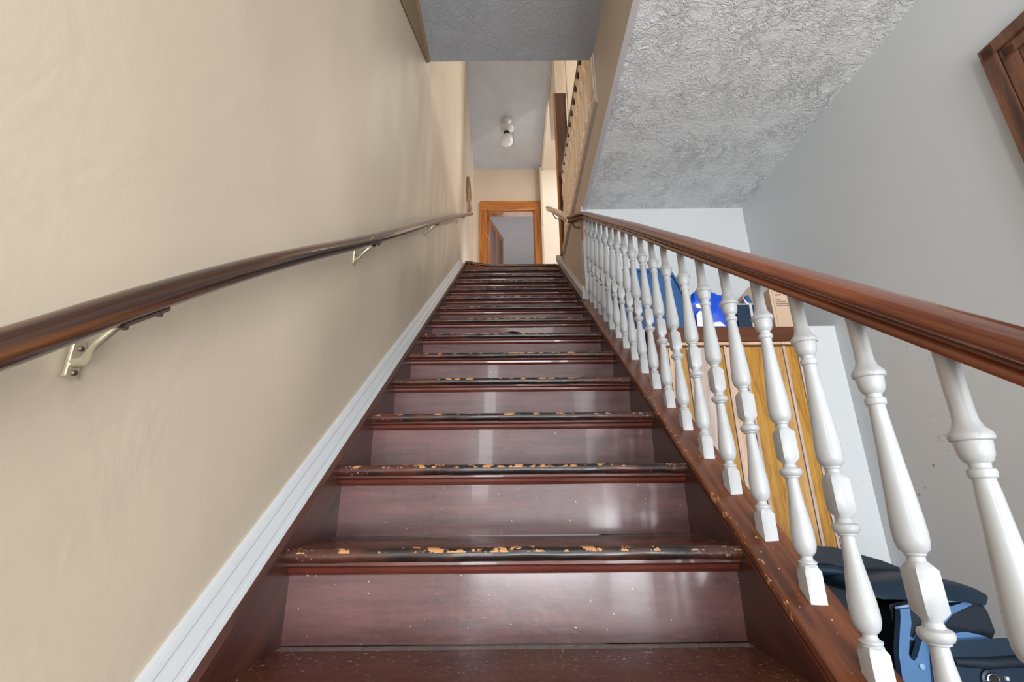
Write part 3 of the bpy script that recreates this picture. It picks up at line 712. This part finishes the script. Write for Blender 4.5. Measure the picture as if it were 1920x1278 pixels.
# ------------------------------------------------------------------ cabinet in the side room
cab = empty('panelled_cabinet', (1.1, 2.25, FL), 'tall cabinet faced with mixed wood-grain planks and a dark brown top edge', 'cabinet')
CX0, CX1, CY, CT = .72, 1.505, 2.25, .806
part('carcass', M['fascia'], lambda b: box(b, CX0+.01, CX1+.004, CY+.022, 2.94, FL, CT-.078), cab)
part('top', M['fascia'], lambda b: box(b, CX0-.03, CX1+.0, CY-.008, 2.94, CT-.077, CT), cab, .002)
part('edge_strip', M['pl_peach'], lambda b: box(b, CX0+.03, CX1-.004, CY-.004, CY+.02, CT-.094, CT-.079), cab, .001)
part('side_post', M['fascia'], lambda b: box(b, CX0-.03, CX0+.028, CY-.006, CY+.03, FL, CT-.078), cab, .002)
part('side_panel', M['darkwood'], lambda b: box(b, CX1+.001, CX1+.010, CY-.002, 2.94, FL, CT-.01), cab)
# planks: px column at the cabinet head -> metres along the face
planks = [('pl_peach', .752, .790), ('pl_peach', .793, .838), ('pl_gold', .842, .880), ('pl_pink', .884, 1.008), ('pl_gold', 1.012, 1.068), ('pl_peach', 1.083, 1.122), ('pl_honey', 1.125, 1.160),
          ('pl_gold', 1.176, 1.262), ('pl_honey', 1.266, 1.366), ('pl_gold', 1.382, 1.436), ('pl_pink', 1.440, 1.452), ('pl_honey', 1.455, 1.470), ('pl_peach', 1.473, 1.499)]
for nm, a, c2 in planks:
    part('plank', M[nm], lambda b: box(b, a, c2, CY+.002, CY+.02, FL+.02, CT-.104), cab, .0015, loc=((a+c2)/2, CY, .1+.3*random.random()))
for a, c2 in ((1.070, 1.081), (1.162, 1.174), (1.368, 1.380)):
    part('batten', M['pl_pink'], lambda b: box(b, a, c2, CY-.003, CY+.02, FL+.02, CT-.100), cab, .0015)
part('back_board', M['darkwood'], lambda b: box(b, CX0+.03, CX1-.002, CY+.018, CY+.024, FL+.01, CT-.09), cab)

# ------------------------------------------------------------------ things on top (stand at the front edge)
TZ = CT+.002
# steel-blue cloth storage bag
bg = empty('storage_bag', (.80, 2.29, TZ), 'steel-blue fabric storage bag with a zip edge on the left of the cabinet top', 'bag')
def bagf(b):
    pts = [(.598, TZ+.0), (.585, TZ+.16), (.592, TZ+.325), (.62, TZ+.338), (.70, TZ+.332), (.78, TZ+.334), (.835, TZ+.345), (.862, TZ+.315), (.905, TZ+.20), (.925, TZ+.10), (.928, TZ+.0)]
    prism(b, [(u, v+.004) for u, v in pts], XZ, 2.270, 2.60)
    bmesh.ops.subdivide_edges(b, edges=b.edges[:], cuts=2, use_grid_fill=True)
part('bag_body', M['denim'], bagf, bg, .012, smooth=.7)
part('piping', M['denim'], lambda b: tube(b, [(.592, 2.262, TZ+.318), (.65, 2.258, TZ+.332), (.76, 2.258, TZ+.326), (.835, 2.260, TZ+.338)], .006, 8), bg, smooth=1)
part('piping', M['denim'], lambda b: tube(b, [(.835, 2.260, TZ+.338), (.872, 2.258, TZ+.29), (.905, 2.258, TZ+.20), (.926, 2.260, TZ+.09)], .005, 8), bg, smooth=1)
part('strap', M['navy'], lambda b: box(b, .62, .655, 2.252, 2.264, TZ+.01, TZ+.31), bg, .002)
# bright blue plastic bag: crumpled
def crumple(b, cx, cy, cz, w, dd, h, seed, tops=()):
    rnd = np.random.RandomState(seed); ph = rnd.rand(8)*6
    nu, nv = 36, 18; lp = []
    for j in range(nv+1):
        t = j/nv; ring = []
        for i in range(nu):
            a = 2*math.pi*i/nu
            r = (1-.10*t**2)*(1+.05*math.sin(3*a+ph[0]+4*t)+.045*math.sin(7*a+ph[1]-6*t)+.03*math.sin(12*a+ph[2]+9*t))
            if t > .9: r *= 1-(t-.9)*3.5
            ca, sa = math.cos(a), math.sin(a); q = .75/max(abs(ca), abs(sa), .72)
            z = h*(t*(1+.06*math.sin(2*a+ph[4])*t))
            ring.append((cx+w/2*r*ca*q, cy+dd/2*r*sa*q, cz+z))
        lp.append(ring)
    rings(b, lp)
pb = empty('plastic_bag', (1.06, 2.40, TZ), 'bright royal-blue plastic bag with white print, crumpled on the cabinet top', 'bag')
part('bag_film', M['bluebag'], lambda b: crumple(b, 1.062, 2.385, TZ, .27, .24, .232, 3), pb, smooth=.5)
part('bag_handle', M['bluebag'], lambda b: hexa(b, [(1.13, 2.33, TZ+.20), (1.165, 2.33, TZ+.185), (1.165, 2.35, TZ+.185), (1.13, 2.35, TZ+.20), (1.158, 2.325, TZ+.235), (1.185, 2.325, TZ+.220), (1.185, 2.34, TZ+.220), (1.158, 2.34, TZ+.235)]), pb)
def wprint(b):
    prism(b, [(.978+.020*math.cos(a), TZ+.118+.013*math.sin(a)) for a in np.linspace(0, 2*math.pi, 18)[:-1]], XZ, 2.246, 2.252)
    prism(b, [(.955, TZ+.005), (.957, TZ+.07), (.975, TZ+.090), (.992, TZ+.088), (1.005, TZ+.04), (1.03, TZ+.025), (1.075, TZ+.030), (1.10, TZ+.005)], XZ, 2.248, 2.254)
part('white_print', M['white_film'], wprint, pb)
# navy carton with white edges
nc = empty('navy_carton', (1.22, 2.30, TZ), 'small navy box with white edges beside the blue plastic bag', 'box')
part('box_body', M['navybox'], lambda b: box(b, 1.176, 1.275, 2.262, 2.34, TZ, TZ+.128), nc, .001)
part('white_edge', M['gloss_white'], lambda b: (box(b, 1.174, 1.277, 2.258, 2.342, TZ+.127, TZ+.133), box(b, 1.243, 1.256, 2.257, 2.262, TZ, TZ+.13), box(b, 1.272, 1.277, 2.257, 2.262, TZ, TZ+.13)), nc)
# open carton behind with raised flap
oc = empty('open_carton', (1.33, 2.45, TZ), 'open grey-brown cardboard box with raised flaps behind the navy box', 'box')
def ocf(b):
    box(b, 1.215, 1.35, 2.36, 2.364, TZ, TZ+.14); box(b, 1.215, 1.35, 2.56, 2.564, TZ, TZ+.14); box(b, 1.215, 1.219, 2.36, 2.564, TZ, TZ+.14); box(b, 1.346, 1.35, 2.36, 2.564, TZ, TZ+.14); box(b, 1.215, 1.35, 2.36, 2.564, TZ, TZ+.004)
part('box_body', M['card2'], ocf, oc)
part('flap', M['card2'], lambda b: prism(b, [(1.205, TZ+.14), (1.205, TZ+.16), (1.305, TZ+.265), (1.335, TZ+.285), (1.35, TZ+.14)], XZ, 2.352, 2.357), oc)
part('flap', M['card2'], lambda b: hexa(b, [(1.348, 2.362, TZ+.14), (1.352, 2.362, TZ+.14), (1.352, 2.56, TZ+.14), (1.348, 2.56, TZ+.14), (1.365, 2.362, TZ+.27), (1.369, 2.362, TZ+.27), (1.369, 2.56, TZ+.27), (1.365, 2.56, TZ+.27)]), oc)
tin = empty('blue_tin', (1.28, 2.33, TZ+.134), 'shiny blue wrapped item lying on top of the navy box', 'wrapper')
part('wrapper', M['chrome'], lambda b: tube(b, [(1.240, 2.30, TZ+.185), (1.250, 2.30, TZ+.155), (1.268, 2.30, TZ+.142), (1.292, 2.31, TZ+.150)], [.006, .011, .014, .010], 10), tin, smooth=1)
part('wrapper_fold', M['denim'], lambda b: tube(b, [(1.262, 2.305, TZ+.195), (1.270, 2.305, TZ+.165), (1.285, 2.305, TZ+.150)], [.012, .014, .008], 10), tin, smooth=1)
# printed cardboard box
kb_ = empty('cardboard_box', (1.44, 2.30, TZ), 'brown cardboard box printed with black text at the right end of the cabinet top', 'box')
part('box_body', M['card'], lambda b: box(b, 1.362, 1.508, 2.256, 2.333, TZ, TZ+.216), kb_, .002)
part('flap', M['card'], lambda b: box(b, 1.358, 1.372, 2.252, 2.335, TZ+.0, TZ+.205), kb_, .001)
part('flap_seam', M['card2'], lambda b: (box(b, 1.3735, 1.3755, 2.2545, 2.257, TZ, TZ+.214), box(b, 1.362, 1.508, 2.2545, 2.257, TZ+.212, TZ+.2145)), kb_)
def text(body, x, z, size, y=2.2548, parent=kb_, shear=0):
    cu = bpy.data.curves.new('lettering', 'FONT'); cu.body = body; cu.size = size; cu.extrude = .0003; cu.shear = shear; cu.resolution_u = 2; cu.space_line = 1.0
    tmp = bpy.data.objects.new('t', cu); me = bpy.data.meshes.new_from_object(tmp); bpy.data.objects.remove(tmp)
    o = new_obj('lettering', me, M['ink'], parent)
    o.location = Vector((x, y, z))-parent.location; o.rotation_euler = (math.pi/2, 0, 0)
text('TEXT', 1.383, TZ+.192, .017, shear=.2); text('OUT', 1.386, TZ+.174, .015, shear=.2)
text('BOOK', 1.384, TZ+.148, .010); text('CONTENTS     AND', 1.384, TZ+.137, .010); text('INFORMATION MADE IN', 1.384, TZ+.126, .010); text('CANADA HAND TO BE', 1.385, TZ+.115, .010)
part('print_mark', M['ink'], lambda b: (box(b, 1.497, 1.499, 2.2545, 2.256, TZ+.15, TZ+.20), box(b, 1.490, 1.499, 2.2545, 2.256, TZ+.148, TZ+.151)), kb_)

# ------------------------------------------------------------------ navy stroller in the corner behind the balusters
sr = empty('stroller', (1.2, 1.7, FL), 'navy folded stroller with slate-blue plastic frame behind the balusters', 'stroller')
def pad(b, pts, y0, y1):
    prism(b, pts, XZ, y0, y1)
# tall rear fabric body
part('backrest', M['navy'], lambda b: prism(b, [(.70, FL+.02), (.70, -.20), (.86, -.185), (1.02, -.196), (1.16, -.235), (1.26, -.275), (1.28, FL+.02)], XZ, 1.63, 1.98), sr, .03, smooth=.8)
part('backrest_fold', M['navy2'], lambda b: tube(b, [(.86, 1.61, -.222), (1.0, 1.61, -.232), (1.12, 1.61, -.262), (1.24, 1.61, -.31)], [.015, .016, .015, .01], 8), sr, smooth=1)
# padded hood with rounded end
def hood(b, z_off=0, dy=0):
    n_, m_ = 28, 14; lp = []
    for j in range(m_+1):
        t = -1+2*j/m_; ring = []
        prof = (1-abs(t)**3)**.33
        for i in range(n_):
            a = 2*math.pi*i/n_
            x = 1.16+.187*(abs(math.cos(a))**.8)*math.copysign(1, math.cos(a))
            zc_ = -.262-.10*max(0, x-1.16)**1.0*.9
            ring.append((1.16+(x-1.16)*(.75+.25*prof), 1.62+.17*t, zc_+.030*prof*math.copysign(abs(math.sin(a))**.75, math.sin(a))-.02*(1-prof)))
        lp.append(ring)
    rings(b, lp)
part('hood_pad', M['navy2'], lambda b: hood(b), sr, smooth=1.2)
part('piping', M['lightblue'], lambda b: tube(b, cr([(1.082, 1.497, -.314), (1.12, 1.480, -.303), (1.159, 1.470, -.297), (1.20, 1.463, -.291), (1.249, 1.462, -.290), (1.305, 1.472, -.297), (1.343, 1.50, -.310)], 4), .0038, 8), sr, smooth=1)
part('hood_body', M['navy'], lambda b: prism(b, [(1.085, -.315), (1.16, -.300), (1.25, -.294), (1.335, -.308), (1.345, -.335), (1.349, -.375), (1.335, -.392), (1.20, -.40), (1.10, -.44), (1.08, -.50)], XZ, 1.51, 1.74), sr, .012, smooth=.8)
# V shaped plastic strut
def strut(b):
    prism(b, [(1.082, -.314), (1.103, -.314), (1.099, -.345), (1.083, -.385), (1.071, -.420), (1.074, -.434), (1.085, -.440), (1.097, -.430), (1.112, -.405), (1.130, -.378), (1.150, -.360), (1.165, -.352), (1.168, -.366), (1.150, -.380), (1.132, -.405), (1.122, -.440), (1.112, -.490), (1.108, -.60), (1.045, -.60), (1.043, -.49), (1.050, -.42), (1.066, -.37), (1.078, -.335)], XZ, 1.475, 1.50)
part('frame_strut', M['blueplastic'], strut, sr, .003, smooth=.6)
part('frame_strut', M['blueplastic'], lambda b: prism(b, [(1.205, -.315), (1.275, -.297), (1.285, -.303), (1.225, -.325), (1.20, -.345)], XZ, 1.48, 1.50), sr, .002)
part('rivet', M['lightblue'], lambda b: lathe(b, [(-.006, .003), (-.005, .007), (0, .0075), (.004, .0075)], 14, (1.099, 1.474, -.448), 'Y'), sr, smooth=1)
part('frame_crossbar', M['blueplastic'], lambda b: tube(b, [(1.10, 1.512, -.388), (1.125, 1.512, -.396), (1.14, 1.512, -.380)], .006, 8), sr, smooth=1)
part('seat_fabric', M['ripstop'], lambda b: prism(b, [(1.116, -.409), (1.235, -.398), (1.26, -.45), (1.27, -.60), (1.10, -.60)], XZ, 1.485, 1.62), sr, .006, smooth=.8)
part('seat_piping', M['blueplastic'], lambda b: tube(b, [(1.118, 1.482, -.412), (1.15, 1.481, -.410), (1.185, 1.482, -.407)], .003, 8), sr, smooth=1)
part('side_wing', M['blueplastic'], lambda b: prism(b, [(1.20, -.372), (1.234, -.369), (1.275, -.378), (1.313, -.394), (1.27, -.402), (1.205, -.400)], XZ, 1.46, 1.60), sr, .004, smooth=.8)
part('lower_body', M['navy2'], lambda b: prism(b, [(1.15, -.402), (1.24, -.398), (1.314, -.395), (1.36, -.406), (1.395, -.424), (1.415, -.46), (1.43, FL+.03), (1.15, FL+.03)], XZ, 1.44, 1.85), sr, .02, smooth=.8)
part('lower_fold', M['navy'], lambda b: tube(b, [(1.16, 1.438, -.428), (1.25, 1.436, -.432), (1.33, 1.436, -.428), (1.39, 1.436, -.445)], [.01, .014, .014, .008], 8), sr, smooth=1)
rg = part('button_ring', M['chrome'], lambda b: tube(b, [(1.243+.0155*math.cos(a), 1.428, -.469+.0155*math.sin(a)) for a in np.linspace(0, 2*math.pi, 24)[:-1]], .0032, 8, closed=True), sr, smooth=1)
part('button_centre', M['black'], lambda b: lathe(b, [(0, .012), (.004, .013), (.018, .013)], 18, (1.243, 1.424, -.469), 'Y'), sr, smooth=.6)
part('button_housing', M['navy2'], lambda b: lathe(b, [(0, .018), (.003, .024), (.02, .026)], 20, (1.243, 1.431, -.469), 'Y'), sr, smooth=.8)
part('reflective_tab', M['gloss_white'], lambda b: box(b, 1.283, 1.291, 1.434, 1.440, -.470, -.462), sr, .001)
for (wx, wy) in ((.95, 1.60), (1.36, 1.60)):
    part('wheel', M['black'], lambda b: lathe(b, [(-.018, .03), (-.018, .068), (-.01, .075), (.01, .075), (.018, .068), (.018, .03)], 24, (wx, wy-.05, FL+.076), 'X'), sr, smooth=.6)
